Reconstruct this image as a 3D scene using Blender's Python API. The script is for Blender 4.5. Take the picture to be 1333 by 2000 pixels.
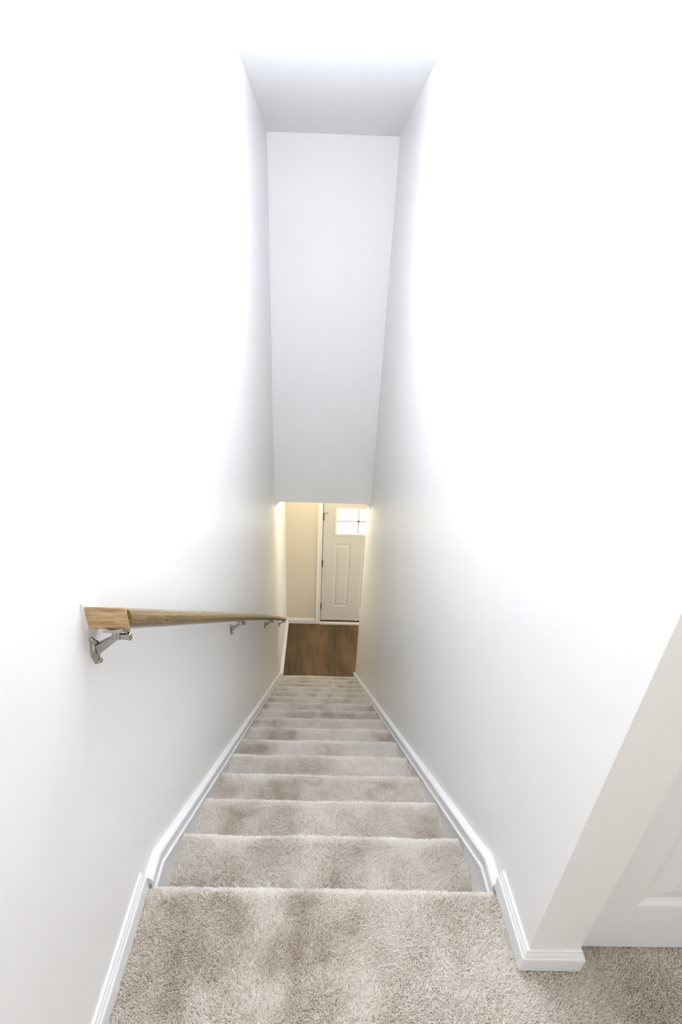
import bpy, bmesh, math, random
import numpy as np
from mathutils import Vector, Matrix

rng = np.random.default_rng(7)
random.seed(7)
for o in list(bpy.data.objects):
    bpy.data.objects.remove(o)
S = bpy.context.scene
COL = S.collection

# ------------------------------------------------------------------ dimensions (metres)
XL, XR, WT = -0.4292, 0.5008, 0.117          # stair walls, wall thickness
RISE, RUN, Y0, N = 0.1783, 0.2497, 0.7106, 16
ZF = -N * RISE                                # foyer floor
ZC = 2.352                                    # upper ceiling
YH, ZH = 4.361, -0.409                        # header face, foyer ceiling
YD = 5.745                                    # front door wall
YE = 4.627                                    # lower end of right stair wall
YC = 0.548                                    # upper end of right stair wall
YK = 0.582                                    # closet door plane
EYE = 1.366

# ------------------------------------------------------------------ camera
cd = bpy.data.cameras.new('camera')
cam = bpy.data.objects.new('camera', cd)
COL.objects.link(cam)
S.camera = cam
yaw, pitch, roll = 0.0155, -0.4912, 0.0324
fwd = Vector((math.sin(yaw) * math.cos(pitch), math.cos(yaw) * math.cos(pitch), math.sin(pitch)))
rt = Vector((math.cos(yaw), -math.sin(yaw), 0))
up = rt.cross(fwd)
r2 = rt * math.cos(roll) + up * math.sin(roll)
u2 = -rt * math.sin(roll) + up * math.cos(roll)
cam.matrix_world = Matrix(((r2.x, u2.x, -fwd.x, 0), (r2.y, u2.y, -fwd.y, 0), (r2.z, u2.z, -fwd.z, EYE), (0, 0, 0, 1)))
cd.sensor_fit = 'VERTICAL'
cd.sensor_height = 36.0
cd.sensor_width = 24.0
cd.lens = 947.63 / 2000 * 36
cd.shift_x = 0.01602
cd.shift_y = 0.04104
cd.clip_start = 0.02

# ------------------------------------------------------------------ world and lights
S.view_settings.view_transform = 'Standard'
S.view_settings.look = 'None'
S.view_settings.gamma = 1
S.view_settings.use_curve_mapping = False
S.view_settings.exposure = 0.30

w = bpy.data.worlds.new('world')
S.world = w
w.use_nodes = True
wn = w.node_tree.nodes
bg = wn['Background']
bg.inputs[0].default_value = (0.95, 1.0, 0.93, 1)
bg.inputs[1].default_value = 3.6


def area(name, loc, direction, sx, sy, power, colour):
    l = bpy.data.lights.new(name, 'AREA')
    l.shape = 'RECTANGLE'
    l.size, l.size_y = sx, sy
    l.energy = power
    l.color = colour
    o = bpy.data.objects.new(name, l)
    COL.objects.link(o)
    o.location = loc
    o.rotation_euler = Vector(direction).to_track_quat('-Z', 'Y').to_euler()
    return o


# the glowing globes of the ceiling lamps: (power, colour), radiated by each lamp's own globe
LAMP_STAIR = (31, (0.94, 0.97, 1.05))
FILL_HEAD = (18, (0.90, 0.99, 1.12))
FILL_LANDING = (6, (1.25, 1.0, 0.78))
LAMP_FOYER = (9.2, (1.10, 0.97, 0.62))
area('landing_fill_light', (1.0, -1.75, 1.35), (0, 1, -0.1), 1.6, 1.3, 10, (0.93, 1.0, 1.06))  # added fill from behind the camera; the back wall has no window
area('foyer_side_daylight', (2.9, 5.15, -1.5), (-1, -0.12, -0.12), 0.9, 1.3, 22, (1.08, 1.0, 0.88))


# ------------------------------------------------------------------ materials
def mat(name, col, rough=0.6, metal=0.0, spec=0.5, coat=0.0):
    m = bpy.data.materials.new(name)
    m.use_nodes = True
    b = m.node_tree.nodes['Principled BSDF']
    b.inputs['Base Color'].default_value = (*col, 1)
    b.inputs['Roughness'].default_value = rough
    b.inputs['Metallic'].default_value = metal
    b.inputs['Specular IOR Level'].default_value = spec
    b.inputs['Coat Weight'].default_value = coat
    return m, m.node_tree.nodes, m.node_tree.links, b


def paint(name, col, rough, scale=180, bump=0.06, spec=0.4):
    m, n, l, b = mat(name, col, rough, spec=spec)
    tc = n.new('ShaderNodeTexCoord')
    nz = n.new('ShaderNodeTexNoise')
    nz.inputs['Scale'].default_value = scale
    nz.inputs['Detail'].default_value = 4
    l.new(tc.outputs['Object'], nz.inputs['Vector'])
    bp = n.new('ShaderNodeBump')
    bp.inputs['Strength'].default_value = bump
    bp.inputs['Distance'].default_value = 0.002
    l.new(nz.outputs[0], bp.inputs['Height'])
    l.new(bp.outputs[0], b.inputs['Normal'])
    return m


M_WALL = paint('wall_paint', (0.89, 0.882, 0.87), 0.36, spec=0.5)
M_FLAT = paint('flat_wall_paint', (0.89, 0.882, 0.87), 0.7, spec=0.25)
M_CEIL = paint('ceiling_paint', (0.95, 0.955, 0.965), 0.85, 90, 0.1)
M_BEIGE = paint('entry_wall_paint', (0.79, 0.725, 0.61), 0.5)
M_TRIM = paint('trim_paint', (0.86, 0.865, 0.87), 0.35, 60, 0.02)
M_SKIRT = paint('skirt_board_paint', (0.86, 0.86, 0.86), 0.4, 60, 0.02)
M_CLOSET = paint('closet_door_paint', (0.87, 0.865, 0.855), 0.4, 80, 0.03)
M_DOOR = paint('door_paint', (0.72, 0.70, 0.665), 0.4, 80, 0.03)
M_DARK = paint('dark_rubber', (0.035, 0.028, 0.02), 0.7)
M_CAULK = paint('white_caulk', (0.88, 0.88, 0.88), 0.5)


def noise_ramp(n, l, vec, scale, detail, stops, rough=0.5):
    nz = n.new('ShaderNodeTexNoise')
    nz.inputs['Scale'].default_value = scale
    nz.inputs['Detail'].default_value = detail
    nz.inputs['Roughness'].default_value = rough
    l.new(vec, nz.inputs['Vector'])
    cr = n.new('ShaderNodeValToRGB')
    while len(cr.color_ramp.elements) < len(stops):
        cr.color_ramp.elements.new(0.5)
    for e, (p, c) in zip(cr.color_ramp.elements, stops):
        e.position = p
        e.color = (*c, 1)
    l.new(nz.outputs[0], cr.inputs[0])
    return nz, cr


def mapping(n, l, scale, rot=(0, 0, 0)):
    tc = n.new('ShaderNodeTexCoord')
    mp = n.new('ShaderNodeMapping')
    mp.inputs['Scale'].default_value = scale
    mp.inputs['Rotation'].default_value = rot
    l.new(tc.outputs['Object'], mp.inputs['Vector'])
    return mp.outputs[0]


def mixc(n, l, kind, fac, a, b):
    mx = n.new('ShaderNodeMix')
    mx.data_type = 'RGBA'
    mx.blend_type = kind
    if isinstance(fac, float):
        mx.inputs[0].default_value = fac
    else:
        l.new(fac, mx.inputs[0])
    l.new(a, mx.inputs[6])
    l.new(b, mx.inputs[7])
    return mx.outputs[2]


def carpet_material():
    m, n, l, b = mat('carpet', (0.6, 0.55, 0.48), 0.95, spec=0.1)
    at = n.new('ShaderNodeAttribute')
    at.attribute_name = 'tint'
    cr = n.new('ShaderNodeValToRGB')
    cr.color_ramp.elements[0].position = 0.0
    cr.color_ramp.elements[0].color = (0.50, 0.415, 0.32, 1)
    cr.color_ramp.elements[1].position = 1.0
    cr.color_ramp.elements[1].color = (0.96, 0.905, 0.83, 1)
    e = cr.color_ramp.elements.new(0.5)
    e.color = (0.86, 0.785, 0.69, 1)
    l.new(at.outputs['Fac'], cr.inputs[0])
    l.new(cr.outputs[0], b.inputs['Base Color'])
    b.inputs['Sheen Weight'].default_value = 0.15
    return m


def flat_carpet_material():
    m, n, l, b = mat('carpet_plain', (0.6, 0.55, 0.48), 0.95, spec=0.1)
    v = mapping(n, l, (1, 1, 1))
    nz, cr = noise_ramp(n, l, v, 420, 3, [(0.3, (0.46, 0.39, 0.31)), (0.7, (0.74, 0.67, 0.58))])
    l.new(cr.outputs[0], b.inputs['Base Color'])
    bp = n.new('ShaderNodeBump')
    bp.inputs['Strength'].default_value = 0.8
    bp.inputs['Distance'].default_value = 0.004
    l.new(nz.outputs[0], bp.inputs['Height'])
    l.new(bp.outputs[0], b.inputs['Normal'])
    return m


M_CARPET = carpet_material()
M_CARPET2 = flat_carpet_material()


def oak(name, light, mid, dark, rough, coat, along=1):
    """Oak with pores and growth bands stretched along the given axis (0 x, 1 rail direction, 2 z)."""
    m, n, l, b = mat(name, mid, rough, coat=coat)
    sc = [55, 55, 55]
    def railmap(scale):
        tc = n.new('ShaderNodeTexCoord')
        a = n.new('ShaderNodeMapping')
        a.inputs['Rotation'].default_value = (math.atan(0.722), 0, 0)
        b2 = n.new('ShaderNodeMapping')
        b2.inputs['Scale'].default_value = scale
        l.new(tc.outputs['Object'], a.inputs['Vector'])
        l.new(a.outputs[0], b2.inputs['Vector'])
        return b2.outputs[0]

    if along == 1:
        v = railmap((60, 3.0, 60))
    else:
        sc[along] = 4
        v = mapping(n, l, tuple(sc))
    nz, cr = noise_ramp(n, l, v, 1.6, 6, [(0.3, dark), (0.5, mid), (0.72, light)], 0.7)
    v2 = railmap((260, 14, 260)) if along == 1 else mapping(n, l, (14, 260, 260))
    nz2, cr2 = noise_ramp(n, l, v2, 1.0, 3, [(0.38, (0.45, 0.36, 0.28)), (0.52, (1, 1, 1))])
    l.new(mixc(n, l, 'MULTIPLY', 0.7, cr.outputs[0], cr2.outputs[0]), b.inputs['Base Color'])
    bp = n.new('ShaderNodeBump')
    bp.inputs['Strength'].default_value = 0.25
    bp.inputs['Distance'].default_value = 0.001
    l.new(nz2.outputs[0], bp.inputs['Height'])
    l.new(bp.outputs[0], b.inputs['Normal'])
    return m


M_OAK = oak('varnished_oak', (0.26, 0.18, 0.06), (0.20, 0.132, 0.042), (0.14, 0.088, 0.027), 0.27, 0.12)
M_RAW = oak('bare_oak', (0.78, 0.56, 0.32), (0.62, 0.43, 0.23), (0.36, 0.24, 0.125), 0.7, 0.0, along=0)

m_, n_, l_, b_ = mat('satin_nickel', (0.38, 0.355, 0.325), 0.2, metal=1.0)
M_NICKEL = m_
m_, n_, l_, b_ = mat('aged_hinge_metal', (0.05, 0.038, 0.025), 0.5, metal=0.2)
M_HINGE = m_
m_, n_, l_, b_ = mat('brass_stop', (0.50, 0.42, 0.28), 0.35, metal=1.0)
M_BRASS = m_


def wood_floor():
    m, n, l, b = mat('brown_plank_floor', (0.12, 0.07, 0.035), 0.42, spec=0.35)
    tc = n.new('ShaderNodeTexCoord')
    mp = n.new('ShaderNodeMapping')
    mp.inputs['Rotation'].default_value = (0, 0, math.pi / 2)
    l.new(tc.outputs['Object'], mp.inputs['Vector'])
    br = n.new('ShaderNodeTexBrick')
    br.inputs['Scale'].default_value = 1.0
    br.inputs['Brick Width'].default_value = 3.1
    br.inputs['Row Height'].default_value = 0.178
    br.inputs['Mortar Size'].default_value = 0.0012
    br.inputs['Color1'].default_value = (0.145, 0.092, 0.044, 1)
    br.inputs['Color2'].default_value = (0.10, 0.070, 0.038, 1)
    br.inputs['Mortar'].default_value = (0.05, 0.03, 0.015, 1)
    br.offset = 0.37
    l.new(mp.outputs[0], br.inputs['Vector'])
    v = mapping(n, l, (22, 1.6, 1))
    nz, cr = noise_ramp(n, l, v, 1.0, 6, [(0.25, (0.50, 0.46, 0.42)), (0.5, (1.0, 0.98, 0.95)), (0.8, (1.35, 1.35, 1.35))], 0.62)
    v2 = mapping(n, l, (2.5, 1.2, 1))
    nz2, cr2 = noise_ramp(n, l, v2, 1.6, 3, [(0.35, (0.78, 0.72, 0.66)), (0.7, (1.15, 1.15, 1.18))])
    c = mixc(n, l, 'MULTIPLY', 1.0, br.outputs[0], cr.outputs[0])
    l.new(mixc(n, l, 'MULTIPLY', 1.0, c, cr2.outputs[0]), b.inputs['Base Color'])
    return m


M_FLOOR = wood_floor()


def glass_material():
    m = bpy.data.materials.new('window_glass')
    m.use_nodes = True
    n, l = m.node_tree.nodes, m.node_tree.links
    n.clear()
    out = n.new('ShaderNodeOutputMaterial')
    mx = n.new('ShaderNodeMixShader')
    mx.inputs[0].default_value = 0.06
    t = n.new('ShaderNodeBsdfTransparent')
    g = n.new('ShaderNodeBsdfGlossy')
    g.inputs['Roughness'].default_value = 0.03
    l.new(t.outputs[0], mx.inputs[1])
    l.new(g.outputs[0], mx.inputs[2])
    l.new(mx.outputs[0], out.inputs[0])
    return m


M_GLASS = glass_material()


def glow(name, col, strength):
    m, n, l, b = mat(name, (0.9, 0.9, 0.88), 0.4)
    b.inputs['Emission Color'].default_value = (*col, 1)
    b.inputs['Emission Strength'].default_value = strength
    return m


# ------------------------------------------------------------------ mesh helpers
def empty(name, loc=(0, 0, 0)):
    o = bpy.data.objects.new(name, None)
    o.empty_display_size = 0.1
    COL.objects.link(o)
    o.location = loc
    return o


def tag(o, label=None, cat=None, kind=None, group=None):
    if label:
        o['label'] = label
    if cat:
        o['category'] = cat
    if kind:
        o['kind'] = kind
    if group:
        o['group'] = group
    return o


def link(name, bm, m, parent=None, smooth=False, bevel=0.0, auto=None):
    """Links bm (in world coordinates) as one mesh object; with a parent, coordinates are taken relative to it."""
    bmesh.ops.recalc_face_normals(bm, faces=bm.faces)
    if parent is not None:
        off = Vector((0, 0, 0))
        p = parent
        while p is not None:
            off += p.location
            p = p.parent
        bmesh.ops.translate(bm, verts=bm.verts, vec=-off)
    me = bpy.data.meshes.new(name)
    bm.to_mesh(me)
    bm.free()
    for mm in (m if isinstance(m, (list, tuple)) else [m]):
        me.materials.append(mm)
    if smooth:
        me.polygons.foreach_set('use_smooth', [True] * len(me.polygons))
    o = bpy.data.objects.new(name, me)
    COL.objects.link(o)
    if parent is not None:
        o.parent = parent
    if smooth and auto is not None:
        me.set_sharp_from_angle(angle=math.radians(auto))
    if bevel:
        md = o.modifiers.new('bevel', 'BEVEL')
        md.width = bevel
        md.segments = 2
        md.limit_method = 'ANGLE'
    return o


def box(bm, x0, x1, y0, y1, z0, z1, mi=0):
    v = [bm.verts.new(p) for p in ((x0, y0, z0), (x1, y0, z0), (x1, y1, z0), (x0, y1, z0), (x0, y0, z1), (x1, y0, z1), (x1, y1, z1), (x0, y1, z1))]
    for f in ((0, 3, 2, 1), (4, 5, 6, 7), (0, 1, 5, 4), (1, 2, 6, 5), (2, 3, 7, 6), (3, 0, 4, 7)):
        fc = bm.faces.new([v[i] for i in f])
        fc.material_index = mi


def loft(bm, loops, caps=True, closed=True, mi=0):
    vs = [[bm.verts.new(p) for p in lp] for lp in loops]
    k = len(loops[0])
    for a, b in zip(vs, vs[1:]):
        for i in range(k if closed else k - 1):
            j = (i + 1) % k
            f = bm.faces.new((a[i], a[j], b[j], b[i]))
            f.material_index = mi
    if caps:
        for q in (vs[0], vs[-1]):
            f = bm.faces.new(q)
            f.material_index = mi


def B():
    return bmesh.new()


def boxes(name, lst, m, parent=None, bevel=0.0):
    bm = B()
    for b in lst:
        box(bm, *b)
    return link(name, bm, m, parent, bevel=bevel)


def ring(c, ax1, ax2, r1, r2, n=24):
    c, ax1, ax2 = Vector(c), Vector(ax1), Vector(ax2)
    return [c + ax1 * (r1 * math.cos(2 * math.pi * i / n)) + ax2 * (r2 * math.sin(2 * math.pi * i / n)) for i in range(n)]


# ------------------------------------------------------------------ room shell
XB, YB = 2.3, -1.9        # far right and back of the landing
XF = 3.0                  # far right of the foyer
TH = 0.12
tag(boxes('wall_left', [(XL - TH, XL, YB, YD + TH, ZF - 0.1, ZC)], M_WALL), 'long white painted wall carrying the wooden handrail', 'wall', 'structure')
tag(boxes('wall_right', [(XR, XR + WT, YC, YE, ZF - 0.1, ZC)], M_WALL), 'white painted wall without a rail, ending beside the panelled closet door', 'wall', 'structure')
tag(boxes('wall_header', [(XL, XR, YH, YH + TH, ZH, ZC)], M_FLAT), 'tall white header wall above the entry opening', 'wall', 'structure')
tag(boxes('ceiling', [(XL - TH, XB + TH, YB - TH, YH + TH, ZC, ZC + 0.1)], M_CEIL), 'white ceiling over the upper stairwell', 'ceiling', 'structure')
tag(boxes('ceiling_foyer', [(XL, XF, YH + TH, YD, ZH, ZH + 0.1), (XR + WT, XF, YE - 0.3, YH + TH, ZH, ZH + 0.1)], M_CEIL), 'low ceiling over the entry foyer', 'ceiling', 'structure')
tag(boxes('wall_back', [(XL - TH, XB + TH, YB - TH, YB, -0.1, ZC)], M_WALL), 'wall behind the landing', 'wall', 'structure')
tag(boxes('wall_side', [(XB, XB + TH, YB, 1.3, -0.1, ZC)], M_WALL), 'side wall of the landing', 'wall', 'structure')
CX0, CX1, CZ = XR + WT + 0.0, 1.40, 2.03     # closet door opening
tag(boxes('wall_closet', [(CX0, CX1, YK - 0.02, YK + 0.08, CZ, ZC), (CX1, XB, YK - 0.034, YK + 0.08, -0.1, ZC), (CX0, XB, 1.2, 1.3, -0.1, ZC)], M_WALL),
    'wall around the closet door', 'wall', 'structure')
tag(boxes('floor_foyer', [(XL, XF, 4.38, YD + 0.3, ZF - 0.1, ZF)], M_FLOOR), 'dark brown wood plank floor in the entry foyer', 'floor', 'structure')
DX0, DX1, DZ1 = 0.060, 0.974, ZF + 2.085     # front door leaf
DG = 0.006
tag(boxes('wall_front', [(XL, DX0 - 0.02, YD, YD + TH, ZF - 0.1, ZH), (DX1 + 0.02, XF, YD, YD + TH, ZF - 0.1, ZH), (DX0 - 0.02, DX1 + 0.02, YD, YD + TH, DZ1 + 0.02, ZH)], M_BEIGE),
    'pale wall around the white front door', 'wall', 'structure')
tag(boxes('wall_foyer_side', [(XF, XF + TH, YE - 0.3, YD + TH, ZF - 0.1, ZH), (XR + WT, XF, YE - TH - 0.3, YE - 0.3, ZF - 0.1, ZH)], M_WALL), 'walls of the foyer room to the side', 'wall', 'structure')
tag(boxes('ground', [(-4, 6, YD + 0.3, 14, ZF - 0.25, ZF - 0.15)], paint('pale_concrete', (0.62, 0.61, 0.58), 0.8, 12, 0.2)), 'pale ground outside the front door', 'ground', 'structure')


# ------------------------------------------------------------------ noise for the carpet (plain arrays)
class Noise:
    def __init__(self, seed, n=128):
        r = np.random.default_rng(seed)
        self.g = r.random((n, n))
        self.n = n

    def one(self, x, y):
        xi, yi = np.floor(x).astype(int), np.floor(y).astype(int)
        fx, fy = x - xi, y - yi
        fx, fy = fx * fx * (3 - 2 * fx), fy * fy * (3 - 2 * fy)
        n, g = self.n, self.g
        a, b = g[xi % n, yi % n], g[(xi + 1) % n, yi % n]
        c, d = g[xi % n, (yi + 1) % n], g[(xi + 1) % n, (yi + 1) % n]
        return (a * (1 - fx) + b * fx) * (1 - fy) + (c * (1 - fx) + d * fx) * fy

    def __call__(self, x, y, scale, octaves=3):
        v, amp, tot = 0, 1.0, 0
        for k in range(octaves):
            v = v + amp * self.one(x * scale * 2 ** k + 17.3 * k, y * scale * 2 ** k + 5.1 * k)
            tot += amp
            amp *= 0.55
        return v / tot


N1, N2, N3, N4 = Noise(1), Noise(2), Noise(3), Noise(4)


def build_np(name, V, F, tint, m, parent=None, shift=(0, 0, 0)):
    """Triangles V (n,3), F (m,3) with a per-vertex tint, as one mesh object."""
    me = bpy.data.meshes.new(name)
    me.vertices.add(len(V))
    me.vertices.foreach_set('co', (V - np.array(shift)).astype(np.float32).ravel())
    me.loops.add(F.size)
    me.loops.foreach_set('vertex_index', F.astype(np.int32).ravel())
    me.polygons.add(len(F))
    me.polygons.foreach_set('loop_start', np.arange(0, F.size, 3, dtype=np.int32))
    me.polygons.foreach_set('loop_total', np.full(len(F), 3, dtype=np.int32))
    at = me.attributes.new('tint', 'FLOAT', 'POINT')
    at.data.foreach_set('value', tint.astype(np.float32))
    me.update(calc_edges=True)
    me.validate()
    me.materials.append(m)
    o = bpy.data.objects.new(name, me)
    COL.objects.link(o)
    if parent is not None:
        o.parent = parent
    return o


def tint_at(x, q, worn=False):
    """Slow change of the yarn colour (traffic wear) over the carpet, plus light painted along the nosings; worn adds the trodden patch at the stair head."""
    a = N3(x, q, 7.0, 3)
    b = N4(x, q, 28.0, 2)
    t = 0.60 + 1.0 * (a - 0.5) + 0.35 * (b - 0.5)
    if worn:
        e = (N1(x, q, 22.0, 2) - 0.5) * 0.10
        d = np.sqrt(((x + 0.13 + e) / 0.24) ** 2 + ((q - 0.545 + e) / 0.085) ** 2)
        t = t - 0.22 * np.clip(1.5 - d, 0, 0.7) / 0.7
        d2 = np.sqrt(((x - 0.02 + e) / 0.22) ** 2 + ((q - 0.40 + e) / 0.05) ** 2)
        t = t - 0.13 * np.clip(1.5 - d2, 0, 0.7) / 0.7
        t = t + 0.20 * np.clip((q - 0.625) / 0.02, 0, 1)  # bright edge of the landing nosing, painted into the yarn colour
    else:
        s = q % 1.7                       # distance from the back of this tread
        t = t - 0.07 + 0.26 * np.clip((s - 0.235) / 0.02, 0, 1)  # painted shading: tread tinted darker, nosing lighter as if catching light
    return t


def tufts(P, Nn, Tn, h, r, q, worn=False):
    """One leaning tuft per base point: P base, Nn surface normal, Tn surface tangent (profile direction), q arc coordinate."""
    n = len(P)
    X = np.array([1.0, 0, 0])
    a = (N1(P[:, 0], q, 9.0, 2) - 0.5) * 2.4
    b = (N2(P[:, 0], q, 9.0, 2) - 0.5) * 2.4
    j = rng.normal(0, 0.42, (n, 2))
    clump = np.stack([(N2(P[:, 0], q, 150, 1) - 0.5), (N1(P[:, 0], q, 150, 1) - 0.5)], 1) * 0.9
    d = Nn + X[None] * (a + j[:, 0] + clump[:, 0])[:, None] + Tn * (b + j[:, 1] + clump[:, 1])[:, None]
    d /= np.linalg.norm(d, axis=1)[:, None]
    hh = h * rng.uniform(0.8, 1.2, n) * (0.9 + 0.25 * N4(P[:, 0], q, 60, 1))
    tip = P + d * hh[:, None]
    ph = rng.uniform(0, 2 * np.pi, n)
    rr = r * rng.uniform(0.8, 1.25, n)
    low, top = [], []
    for k in range(3):
        c, s = np.cos(ph + k * 2.0944), np.sin(ph + k * 2.0944)
        e = X[None] * c[:, None] + Tn * s[:, None]
        low.append(P + e * rr[:, None])
        top.append(tip + e * (rr * 0.62)[:, None])
    V = np.stack(low + top, 1).reshape(-1, 3)
    base = (np.arange(n) * 6)[:, None]
    tri = np.array([0, 1, 4, 0, 4, 3, 1, 2, 5, 1, 5, 4, 2, 0, 3, 2, 3, 5, 3, 4, 5])
    F = (base + tri[None]).reshape(-1, 3)
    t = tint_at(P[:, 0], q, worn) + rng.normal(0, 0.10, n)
    return V, F, np.repeat(np.clip(t, 0, 1), 6)


def profile_step(yb, yf, z, zdown, pile):
    """Carpet profile: tread from yb to the rounded nosing at yf, tucked under and down the riser. Inset by the pile."""
    r = 0.017
    yf, z = yf - pile * 0.8, z - pile * 0.8
    pts = [(yb, z)]
    m = max(2, int((yf - r - yb) / 0.02))
    for i in range(1, m + 1):
        pts.append((yb + (yf - r - yb) * i / m, z))
    for i in range(1, 9):
        a = math.pi / 2 - i * math.pi * 0.85 / 8
        pts.append((yf - r + r * math.cos(a), z - r + r * math.sin(a)))
    yr = yf - 0.022
    for i in range(0, 6):
        zz = z - 2.1 * r + (zdown - (z - 2.1 * r)) * i / 5
        pts.append((yr, zz))
    return np.array(pts)


def carpet_piece(name, prof, x0, x1, dens, h, r, s_hi, parent=None, s_lo=0.0, keep=None, q0=0.0, shift=(0, 0, 0)):
    seg = np.diff(prof, axis=0)
    L = np.hypot(seg[:, 0], seg[:, 1])
    cum = np.concatenate([[0], np.cumsum(L)])

    def wob(x, q):
        return (N1(x, q, 5.0, 2) - 0.5) * 0.007

    nx = 60
    xs = np.linspace(x0, x1, nx)
    tan = np.vstack([seg, seg[-1:]]) / np.concatenate([L, L[-1:]])[:, None]
    tan[1:-1] = (tan[1:-1] + tan[:-2]) / 2
    tan /= np.linalg.norm(tan, axis=1)[:, None]
    nor = np.stack([-tan[:, 1], tan[:, 0]], 1)
    Xg, Sg = np.meshgrid(xs, np.arange(len(prof)), indexing='ij')
    Q = q0 + cum[Sg]
    W = wob(Xg, Q)
    V0 = np.stack([Xg, prof[Sg][..., 0] + nor[Sg][..., 0] * W, prof[Sg][..., 1] + nor[Sg][..., 1] * W], -1).reshape(-1, 3)
    k = len(prof)
    i, jx = np.meshgrid(np.arange(nx - 1), np.arange(k - 1), indexing='ij')
    a = (i * k + jx).ravel()
    F0 = np.concatenate([np.stack([a, a + k, a + 1], 1), np.stack([a + 1, a + k, a + k + 1], 1)])
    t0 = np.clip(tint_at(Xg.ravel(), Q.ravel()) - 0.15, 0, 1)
    cnt = int(dens * (x1 - x0) * (s_hi - s_lo))
    x = rng.uniform(x0 + r, x1 - r, cnt)
    s = rng.uniform(s_lo, s_hi, cnt)
    if keep is not None:
        yy = np.interp(s, cum, prof[:, 0])
        kk = keep(x, yy)
        x, s = x[kk], s[kk]
    y = np.interp(s, cum, prof[:, 0])
    z = np.interp(s, cum, prof[:, 1])
    tn = np.stack([np.interp(s, cum, tan[:, 0]), np.interp(s, cum, tan[:, 1])], 1)
    tn /= np.linalg.norm(tn, axis=1)[:, None]
    nn = np.stack([-tn[:, 1], tn[:, 0]], 1)
    wv = wob(x, q0 + s)
    P = np.stack([x, y + nn[:, 0] * wv, z + nn[:, 1] * wv], 1)
    zero = np.zeros(len(x))
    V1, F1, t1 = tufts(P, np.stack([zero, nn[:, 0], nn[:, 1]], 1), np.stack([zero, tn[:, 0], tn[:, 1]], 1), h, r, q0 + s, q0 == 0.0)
    V = np.concatenate([V0, V1])
    F = np.concatenate([F0, F1 + len(V0)])
    return build_np(name, V, F, np.concatenate([t0, t1]), M_CARPET, parent, shift)


# landing carpet: dense pile where it is seen, one floor object
X0S, X1S = XL + 0.014, XR - 0.014
prof = profile_step(0.05, Y0, 0.0, -RISE - 0.01, 0.010)
len_tread = Y0 - 0.05 - 0.008
fl = carpet_piece('floor_landing', prof, XL + 0.003, XR - 0.003, 300000, 0.0105, 0.00105, len_tread + 0.045, q0=0.0)
tag(fl, 'beige carpet of the top landing at the head of the stairs', 'floor', 'structure')
prof2 = np.array([(0.05, -0.008), (0.3, -0.008), (0.56, -0.008), (0.61, -0.008)])
c2 = carpet_piece('carpet_strip', prof2, XR - 0.003, 1.42, 280000, 0.0105, 0.00105, 0.56, parent=fl,
                  keep=lambda x, y: ~((x < XR + WT + 0.012) & (y > YC - 0.012)) & (y < 0.600), q0=0.0)
boxes('floor_base', [(XL, XB, YB, 0.06, -0.12, -0.004)], M_CARPET2, fl)
boxes('floor_base', [(XL, XR + 0.01, 0.06, YC - 0.01, -0.12, -0.012), (XL, XR - 0.01, YC - 0.01, Y0 - 0.035, -0.12, -0.012), (XR + 0.01, XB, 0.06, YC - 0.01, -0.12, -0.010), (XR + WT, XB, YC - 0.01, 1.2, -0.12, -0.010), (1.42, XB, 0.05, YK, -0.010, -0.004)], M_CARPET2, fl)

# the flight: fifteen carpeted steps
stair = tag(empty('carpeted_staircase', (0.036, Y0, ZF)), 'straight flight of beige carpeted stairs going down to the brown foyer floor', 'staircase')
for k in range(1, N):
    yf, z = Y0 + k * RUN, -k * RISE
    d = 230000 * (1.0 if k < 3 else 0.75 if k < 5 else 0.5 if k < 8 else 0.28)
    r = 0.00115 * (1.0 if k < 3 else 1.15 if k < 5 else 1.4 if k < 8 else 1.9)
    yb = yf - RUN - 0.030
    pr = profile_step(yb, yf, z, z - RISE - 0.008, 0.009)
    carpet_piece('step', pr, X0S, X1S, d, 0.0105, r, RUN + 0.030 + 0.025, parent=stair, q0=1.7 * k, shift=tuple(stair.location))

# ------------------------------------------------------------------ skirt boards of the stairs, each with its moulding
TS = -0.7275


def skirt(name, wx, sgn, label):
    root = tag(empty(name, (wx, Y0, 0)), label, 'trim', 'structure')
    top = lambda y: 0.02 + TS * (y - 0.782)
    bm = B()
    a = [(0.700, -0.03), (0.795, -0.03), (4.70, top(4.70) - 0.04), (4.70, ZF), (4.30, ZF), (4.2, top(4.2) - 0.34), (0.98, top(0.98) - 0.34), (0.700, -0.22)]
    loft(bm, [[(wx, y, z) for y, z in a], [(wx + sgn * 0.0135, y, z) for y, z in a]])
    link('board', bm, M_SKIRT, root)
    pf = [(0, 0), (0, .017), (.03, .021), (.10, .0215), (.17, .019), (.20, .0165), (.66, .0165), (.70, .020), (.80, .0215), (.90, .019), (.97, .013), (1, .011), (1, 0)]
    st = [((0.708, -0.050), (0.713, 0.020)), ((0.790, -0.051), (0.782, 0.020)), ((4.665, top(4.665) - 0.068), (4.71, top(4.71)))]
    bm = B()
    loft(bm, [[(wx + sgn * q, b[0] + (t[0] - b[0]) * p, b[1] + (t[1] - b[1]) * p) for p, q in pf] for b, t in st])
    link('cap_moulding', bm, M_TRIM, root)
    return root


skirt('trim_1', XL, 1, 'white moulded stair skirting sloping down under the handrail')
skirt('trim_2', XR, -1, 'white moulded stair skirting sloping down the wall without a rail')

BP = [(0, 0), (.0135, 0), (.0135, .048), (.0125, .051), (.0105, .053), (.0105, .0545), (.009, .060), (.006, .066), (.0055, .071), (.003, .073), (0, .073)]


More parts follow.
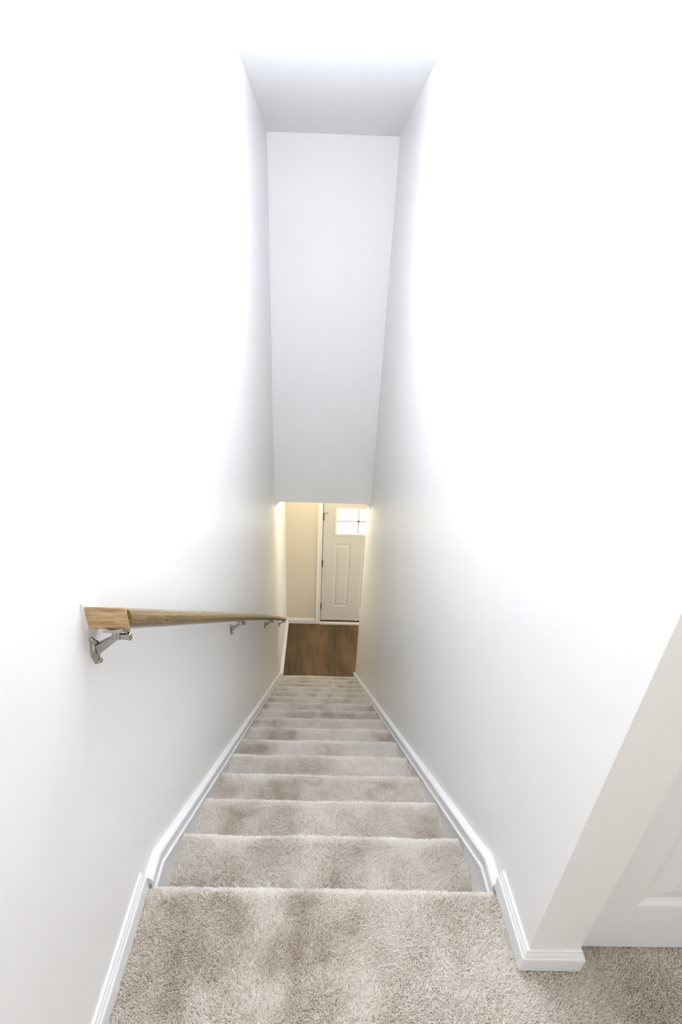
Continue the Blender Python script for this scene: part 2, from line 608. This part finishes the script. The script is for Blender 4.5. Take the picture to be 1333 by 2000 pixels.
def baseboard(name, path, z, label, hs=1.0, shoe=False):
    """Sweep of the moulded profile along wall points, out to the left of the walking direction, mitred at corners."""
    pts = [Vector((x, y)) for x, y in path]
    loops = []
    pf = BP
    if shoe:
        pf = [(0, 0), (.030, 0), (.029, .007), (.025, .013), (.018, .017), (.0135, .018)] + BP[2:]
    for i, p in enumerate(pts):
        ns = []
        if i > 0:
            d = (p - pts[i - 1]).normalized()
            ns.append(Vector((-d.y, d.x)))
        if i < len(pts) - 1:
            d = (pts[i + 1] - p).normalized()
            ns.append(Vector((-d.y, d.x)))
        n = ns[0] if len(ns) == 1 else (ns[0] + ns[1]) / (1 + ns[0].dot(ns[1]))
        loops.append([(p.x + n.x * o, p.y + n.y * o, z + h * hs) for o, h in pf])
    bm = B()
    loft(bm, loops)
    return tag(link(name, bm, M_TRIM), label, 'baseboard', 'structure')


baseboard('baseboard_left', [(XL, 0.700), (XL, YB)], -0.004, 'white baseboard along the landing under the handrail end')
baseboard('baseboard_right', [(XR + WT, YK + 0.0), (XR + WT, YC), (XR, YC), (XR, 0.716)], 0.0, 'white baseboard wrapping the end of the wall beside the closet door')
baseboard('baseboard_back', [(XL, YB), (XB, YB)], -0.004, 'white baseboard behind the landing')
baseboard('baseboard_foyer', [(XL, 4.63), (XL, YD), ][::-1], ZF, 'white baseboard beside the brown foyer floor, below the far end of the handrail', 1.15, True)
baseboard('baseboard_front', [(DX0 - 0.075, YD), (XL, YD)], ZF, 'white baseboard between the stair wall and the front door', 1.2, False)
baseboard('baseboard_side', [(XF, YD), (DX1 + 0.075, YD)], ZF, 'white baseboard beyond the front door', 1.2, False)

# crown mouldings on the foyer side walls, right under the foyer ceiling


def crown(name, wx, sgn, y0, y1, label):
    pf = [(0, 0), (.052, 0), (.052, -.005), (.046, -.008), (.040, -.010), (.034, -.016), (.026, -.026), (.018, -.032), (.013, -.036), (.010, -.044), (.006, -.048), (0, -.050)]
    bm = B()
    loft(bm, [[(wx + sgn * a, y, ZH + b) for a, b in pf] for y in (y0, y1)])
    tag(link(name, bm, M_TRIM), label, 'trim', 'structure')


crown('trim_3', XL, 1, YH + 0.002, YD, 'small white crown moulding under the header beside the handrail wall')
crown('trim_4', XR, -1, YH + 0.002, YE, 'small white crown moulding under the header above the door window')

# ------------------------------------------------------------------ front door
door = tag(empty('door_1', ((DX0 + DX1) / 2, YD, ZF)), 'white front door with a small four-pane window and raised panels', 'door', 'structure')
DB = ZF + 0.052                                  # bottom of the leaf
DY = YD + 0.012
GX0, GX1, GZ0, GZ1 = 0.240, 0.794, -1.399, -1.053
PAN = [(0.224, 0.442), (0.586, 0.800)]
PZ0, PZ1 = -2.556, -1.552


def panelled_leaf(bm, x0, x1, z0, z1, y, th, holes, panels, rim=0.016, cove=0.007, field=0.040, rise=0.007):
    """A flat leaf facing -y with cut-out holes and moulded raised panels; y is the face plane."""
    xs = sorted({x0, x1} | {h[0] for h in holes + panels} | {h[1] for h in holes + panels})
    zs = sorted({z0, z1} | {h[2] for h in holes + panels} | {h[3] for h in holes + panels})
    for xa, xb in zip(xs, xs[1:]):
        for za, zb in zip(zs, zs[1:]):
            cx, cz = (xa + xb) / 2, (za + zb) / 2
            if any(h[0] < cx < h[1] and h[2] < cz < h[3] for h in holes):
                continue
            if any(h[0] < cx < h[1] and h[2] < cz < h[3] for h in panels):
                box(bm, xa, xb, y + 0.012, y + th, za, zb)
                continue
            box(bm, xa, xb, y, y + th, za, zb)
    for a, b, c, d in panels:
        def rc(i, yy):
            return [(a + i, yy, c + i), (b - i, yy, c + i), (b - i, yy, d - i), (a + i, yy, d - i)]
        loft(bm, [rc(0, y), rc(rim * 0.35, y + 0.001), rc(rim * 0.7, y + cove * 0.7), rc(rim, y + cove), rc(rim + 0.006, y + cove), rc(rim + field, y + cove - rise), rc(rim + field + 0.001, y + cove - rise)], caps=False)
        f = [bm.verts.new(p) for p in rc(rim + field + 0.001, y + cove - rise)]
        bm.faces.new(f)


bm = B()
panelled_leaf(bm, DX0, DX1, DB, DZ1, DY, 0.042, [(GX0 - 0.01, GX1 + 0.01, GZ0 - 0.01, GZ1 + 0.01)], [(p[0], p[1], PZ0, PZ1) for p in PAN], rim=0.020, field=0.032)
link('leaf', bm, M_DOOR, door)
bm = B()
fr = 0.027
a, b, c, d = GX0, GX1, GZ0, GZ1
for lp in ((a - fr, a, c - fr, d + fr), (b, b + fr, c - fr, d + fr), (a, b, c - fr, c), (a, b, d, d + fr)):
    box(bm, lp[0], lp[1], DY - 0.010, DY + 0.05, lp[2], lp[3])
wf = link('window_frame', bm, M_TRIM, door, bevel=0.003)
boxes('muntin', [((a + b) / 2 - 0.011, (a + b) / 2 + 0.011, DY + 0.004, DY + 0.012, c, d)], M_DOOR, wf)
boxes('muntin', [(a, b, DY + 0.004, DY + 0.012, (c + d) / 2 - 0.011, (c + d) / 2 + 0.011)], M_DOOR, wf)
boxes('glass_pane', [(a, b, DY + 0.014, DY + 0.018, c, d)], M_GLASS, wf)
# jamb, casing, threshold
boxes('jamb', [(DX0 - 0.02, DX0 - DG, YD + 0.002, YD + TH, ZF, DZ1 + 0.02), (DX1 + DG, DX1 + 0.02, YD + 0.002, YD + TH, ZF, DZ1 + 0.02), (DX0 - 0.02, DX1 + 0.02, YD + 0.002, YD + TH, DZ1 + 0.004, DZ1 + 0.02)], M_DOOR, door)


def casing(bm, x0, x1, z0, z1, vertical=True, flip=1):
    pf = [(0, 0), (0, .011), (.08, .014), (.55, .011), (.80, .014), (.90, .017), (1, .016), (1, 0)]
    if vertical:
        xa, xb = (x1, x0) if flip > 0 else (x0, x1)
        loft(bm, [[(xa + (xb - xa) * p, YD - q, z) for p, q in pf] for z in (z0, z1)])
    else:
        loft(bm, [[(x, YD - q, z0 + (z1 - z0) * p) for p, q in pf] for x in (x0, x1)])


bm = B()
casing(bm, DX0 - 0.070, DX0 - 0.008, ZF, DZ1 + 0.07)
link('casing', bm, M_TRIM, door)
bm = B()
casing(bm, DX1 + 0.008, DX1 + 0.070, ZF, DZ1 + 0.07, flip=-1)
link('casing', bm, M_TRIM, door)
bm = B()
casing(bm, DX0 - 0.008, DX1 + 0.008, DZ1 + 0.008, DZ1 + 0.07, vertical=False)
link('casing', bm, M_TRIM, door)
boxes('threshold', [(DX0 - 0.008, DX1 + 0.008, YD - 0.030, YD + TH, ZF, ZF + 0.030)], paint('threshold_cream', (0.82, 0.78, 0.66), 0.4), door, bevel=0.004)
# worn black sweep under the leaf
bm = B()
top, bot = [], []
for i in range(61):
    x = DX0 + 0.002 + (DX1 - DX0 - 0.004) * i / 60
    top.append((x, DB + random.uniform(0.000, 0.010)))
    bot.append((x, ZF + 0.030))
lp = bot + top[::-1]
loft(bm, [[(x, DY - 0.004, z) for x, z in lp], [(x, DY + 0.03, z) for x, z in lp]])
tag(link('door_sweep', bm, M_DARK, door), 'ragged black weather strip')
boxes('weather_strip', [(DX0 - DG - 0.001, DX0 + 0.001, YD + 0.012, YD + 0.03, ZF + 0.03, DZ1)], M_DARK, door)
for z0, z1 in ((-1.218, -1.110), (-1.910, -1.802), (-2.604, -2.500)):
    bm = B()
    r = 0.008
    cx, cy = DX0 - DG * 0.5, YD - 0.001
    loft(bm, [ring((cx, cy, z), (1, 0, 0), (0, 1, 0), rr, rr, 12) for z, rr in ((z0, r * .6), (z0 + .004, r), (z1 - .004, r), (z1, r * .6))])
    box(bm, cx, cx + 0.012, YD + 0.0, YD + 0.013, z0 + 0.003, z1 - 0.003)
    h = link('hinge', bm, M_HINGE, door)
    if z1 > -1.2:
        bm = B()
        loft(bm, [ring((cx + 0.000 + t, cy - 0.006 - 0.15 * t, z1 + 0.008), (0, 1, 0), (0, 0, 1), rr, rr, 10) for t, rr in ((-0.01, .005), (0.0, .0055), (0.045, .004), (0.047, .011), (0.062, .011), (0.063, .004))])
        link('door_stop', bm, M_BRASS, h, smooth=True, auto=40)

# ------------------------------------------------------------------ closet door beside the landing
clo = tag(empty('door_2', (1.0, YK, 0)), 'pale panelled closet door beside the end of the stair wall', 'door', 'structure')
bm = B()
panelled_leaf(bm, CX0 + 0.004, 1.36, 0.006, 2.02, YK, 0.035, [], [(0.722, 1.25, 0.178, 0.93), (0.722, 1.25, 1.07, 1.88)], rim=0.026, cove=0.009, field=0.042, rise=0.008)
link('leaf', bm, M_CLOSET, clo)
boxes('jamb', [(1.365, CX1, YK - 0.01, YK + 0.08, 0.0, CZ), (CX0, CX1, YK, YK + 0.08, 2.022, CZ)], M_TRIM, clo)

# ------------------------------------------------------------------ handrail
SL = -0.722
AL = math.atan(SL)
DIR = Vector((0, math.cos(AL), math.sin(AL)))      # down along the rail
UPR = Vector((0, -math.sin(AL), math.cos(AL)))     # square to the rail
RY, RZ = 0.735, 0.8265                              # centre of the near end
RXC = XL + 0.0525                                   # rail axis off the wall
LEN = (4.71 - RY) / math.cos(AL)
rail = tag(empty('wooden_handrail', (XL, RY, RZ)), 'brown varnished wooden handrail with a bare oak end, on metal wall brackets', 'handrail')


def rail_pt(s, x=0.0, u=0.0):
    bow = 0.013 * math.sin(math.pi * min(1, max(0, s / LEN))) ** 1.2
    return Vector((RXC + x, RY, RZ)) + DIR * s + UPR * (u + bow)


bm = B()
prof_r = []
for i in range(28):
    a = 2 * math.pi * i / 28
    cx_, sz_ = math.cos(a), math.sin(a)
    x = 0.0262 * math.copysign(abs(cx_) ** 0.8, cx_)
    u = 0.0205 * math.copysign(abs(sz_) ** 0.8, sz_)
    prof_r.append((x, u))
ss = [0.022] + [LEN * i / 40 for i in range(1, 40)] + [LEN - 0.012, LEN - 0.004, LEN]
sc = [1.0] * 41 + [0.93, 0.75]
loft(bm, [[rail_pt(s, x * k, u * k) for x, u in prof_r] for s, k in zip(ss, sc)])
link('rail', bm, M_OAK, rail, smooth=True, auto=50)
# square bare return piece between the wall and the outer face of the rail
bm = B()
hw = 0.0238
x0, x1 = XL + 0.001, RXC + 0.0265


def blk(s, x, u):
    return Vector((x, RY, RZ)) + DIR * s + UPR * u


cx = 0.003
hz = 0.0245
pf = [(x0, -hz), (x1 - cx, -hz), (x1, -hz + cx), (x1 + .0005, 0), (x1, hz - cx), (x1 - cx, hz), (x0, hz)]
loft(bm, [[Vector((x, RY, RZ + u)) + DIR * s for x, u in pf] for s in (0.0, 0.005)])
loft(bm, [[Vector((min(x, x1 - 0.010), RY, RZ + u * 0.9)) + DIR * s for x, u in pf] for s in (0.004, 0.020, 0.040)])
tag(link('return_piece', bm, M_RAW, rail, bevel=0.0012), 'bare unvarnished oak end piece')
bm = B()
loft(bm, [[Vector((xx, RY, RZ)) + DIR * s + Vector((0, 0, u)) for s, u in ((-.004, -.029), (-.006, 0), (-.004, .029), (0.02, .031), (.045, .029), (.047, 0), (.045, -.029), (0.02, -.031))] for xx in (XL, XL + 0.004)])
tag(link('caulk_ring', bm, M_CAULK, rail), 'white caulk against the wall')


def bracket(s, first=False):
    c = blk(s, XL, 0)
    c = Vector((XL, c.y, c.z)) + UPR * (rail_pt(s) - blk(s, RXC, 0)).dot(UPR)
    under = c.z - 0.0245                     # underside of the rail
    # arm: web in the x-z plane
    arm = [(0.004, -.034), (.015, -.0245), (.027, -.0175), (.040, -.010), (.0535, -.0005), (.079, -.0005), (.079, -.015), (.0696, -.0125), (.0547, -.0125), (.004, -.058)]
    bm = B()
    loft(bm, [[(XL + x, c.y - 0.012 + dy, under + z) for x, z in arm] for dy in (-0.0055, 0.0055)])
    part = link('bracket', bm, M_NICKEL, rail, bevel=0.0015)
    # plate on the wall
    bm = B()
    pc = Vector((XL, c.y - 0.012, under - 0.044))
    loops = []
    for xx, k in ((0, 1.0), (0.004, 1.0), (0.008, 0.86), (0.010, 0.5)):
        lp = []
        for i in range(32):
            a = 2 * math.pi * i / 32
            z = 0.032 * math.sin(a)
            y = 0.0095 * math.cos(a) * (1 + 0.25 * math.cos(4 * a))
            lp.append((XL + xx, pc.y + y * k, pc.z + z * k))
        loops.append(lp)
    loft(bm, loops)
    link('wall_plate', bm, M_NICKEL, part, smooth=True, auto=40)
    for dz in (0.020, -0.024):
        bm = B()
        loft(bm, [ring((XL + xx, pc.y, pc.z + dz), (0, 1, 0), (0, 0, 1), q, q, 12) for xx, q in ((0.006, .0052), (0.0115, .0050), (0.0135, .0028))])
        link('screw', bm, M_NICKEL, part, smooth=True, auto=40)
    bm = B()
    cc = Vector((RXC, c.y - 0.012, under - 0.001))
    loft(bm, [[cc + Vector((x, 0, 0)) + DIR * t + UPR * (0.006 + 0.010 * (abs(x) / 0.018) ** 2 * 0.4) for x in (-.018, -.009, 0, .009, .018)] + [cc + Vector((x, 0, 0)) + DIR * t + UPR * 0.001 for x in (.018, 0, -.018)] for t in (-.018, .018)])
    loft(bm, [ring(cc + UPR * q, (1, 0, 0), DIR, rr, rr, 16) for q, rr in ((-.013, .004), (-.011, .0075), (.002, .0075))])
    link('saddle', bm, M_NICKEL, part)


for y in (0.749, 1.967, 3.262, 4.489):
    bracket((y - RY) / math.cos(AL))

# ------------------------------------------------------------------ light switch on the right wall near the foyer
sw = tag(empty('light_switch', (XR, 4.585, -1.87)), 'white light switch plate low on the wall corner next to the front door', 'light switch')
bm = B()
loft(bm, [[(XR - t, 4.585 + y * k, -1.87 + z * k) for y, z in ((-.035, -.057), (.035, -.057), (.035, .057), (-.035, .057))] for t, k in ((0, 1), (.004, 1), (.006, .93))])
link('switch_plate', bm, M_TRIM, sw)
boxes('toggle', [(XR - 0.017, XR - 0.004, 4.580, 4.590, -1.872, -1.856)], M_TRIM, sw)

# ------------------------------------------------------------------ lamps (flush domes on the ceilings)


def ceiling_lamp(name, x, y, ztop, zb, r, label, lamp):
    """Round metal base on the ceiling, short stem and a glowing glass globe around the bulb."""
    root = tag(empty(name, (x, y, ztop)), label, 'ceiling light')
    bm = B()
    loft(bm, [ring((x, y, ztop - t), (1, 0, 0), (0, 1, 0), q, q, 40) for t, q in ((0.0, .07), (0.012, .07), (0.016, .05), (0.020, .012), (max(0.021, ztop - zb - r * .9), .012))])
    link('lamp_base', bm, M_NICKEL, root, smooth=True, auto=40)
    bm = B()
    bmesh.ops.create_uvsphere(bm, u_segments=32, v_segments=16, radius=r)
    bmesh.ops.translate(bm, verts=bm.verts, vec=(x, y, zb))
    link('glass_globe', bm, glow(name + '_glow', lamp[1], lamp[0] / (4 * math.pi ** 2 * r * r)), root, smooth=True)


ceiling_lamp('stair_lamp', 0.04, 2.10, ZC, 2.24, 0.05, 'small ceiling lamp above the middle of the stairs', LAMP_STAIR)
ceiling_lamp('stair_lamp', 0.04, 1.25, ZC, 2.02, 0.07, 'added unseen fill lamp above the head of the stairs', FILL_HEAD)  # extra lamp out of view, added to brighten the upper walls and ceiling
ceiling_lamp('landing_fill_lamp', 0.3, -0.4, ZC, 1.90, 0.07, 'added unseen fill lamp above the landing', FILL_LANDING)  # unseen lamp added as warm fill from behind the camera
ceiling_lamp('foyer_lamp', 0.02, 4.93, ZH, -0.525, 0.06, 'ceiling lamp in the foyer', LAMP_FOYER)
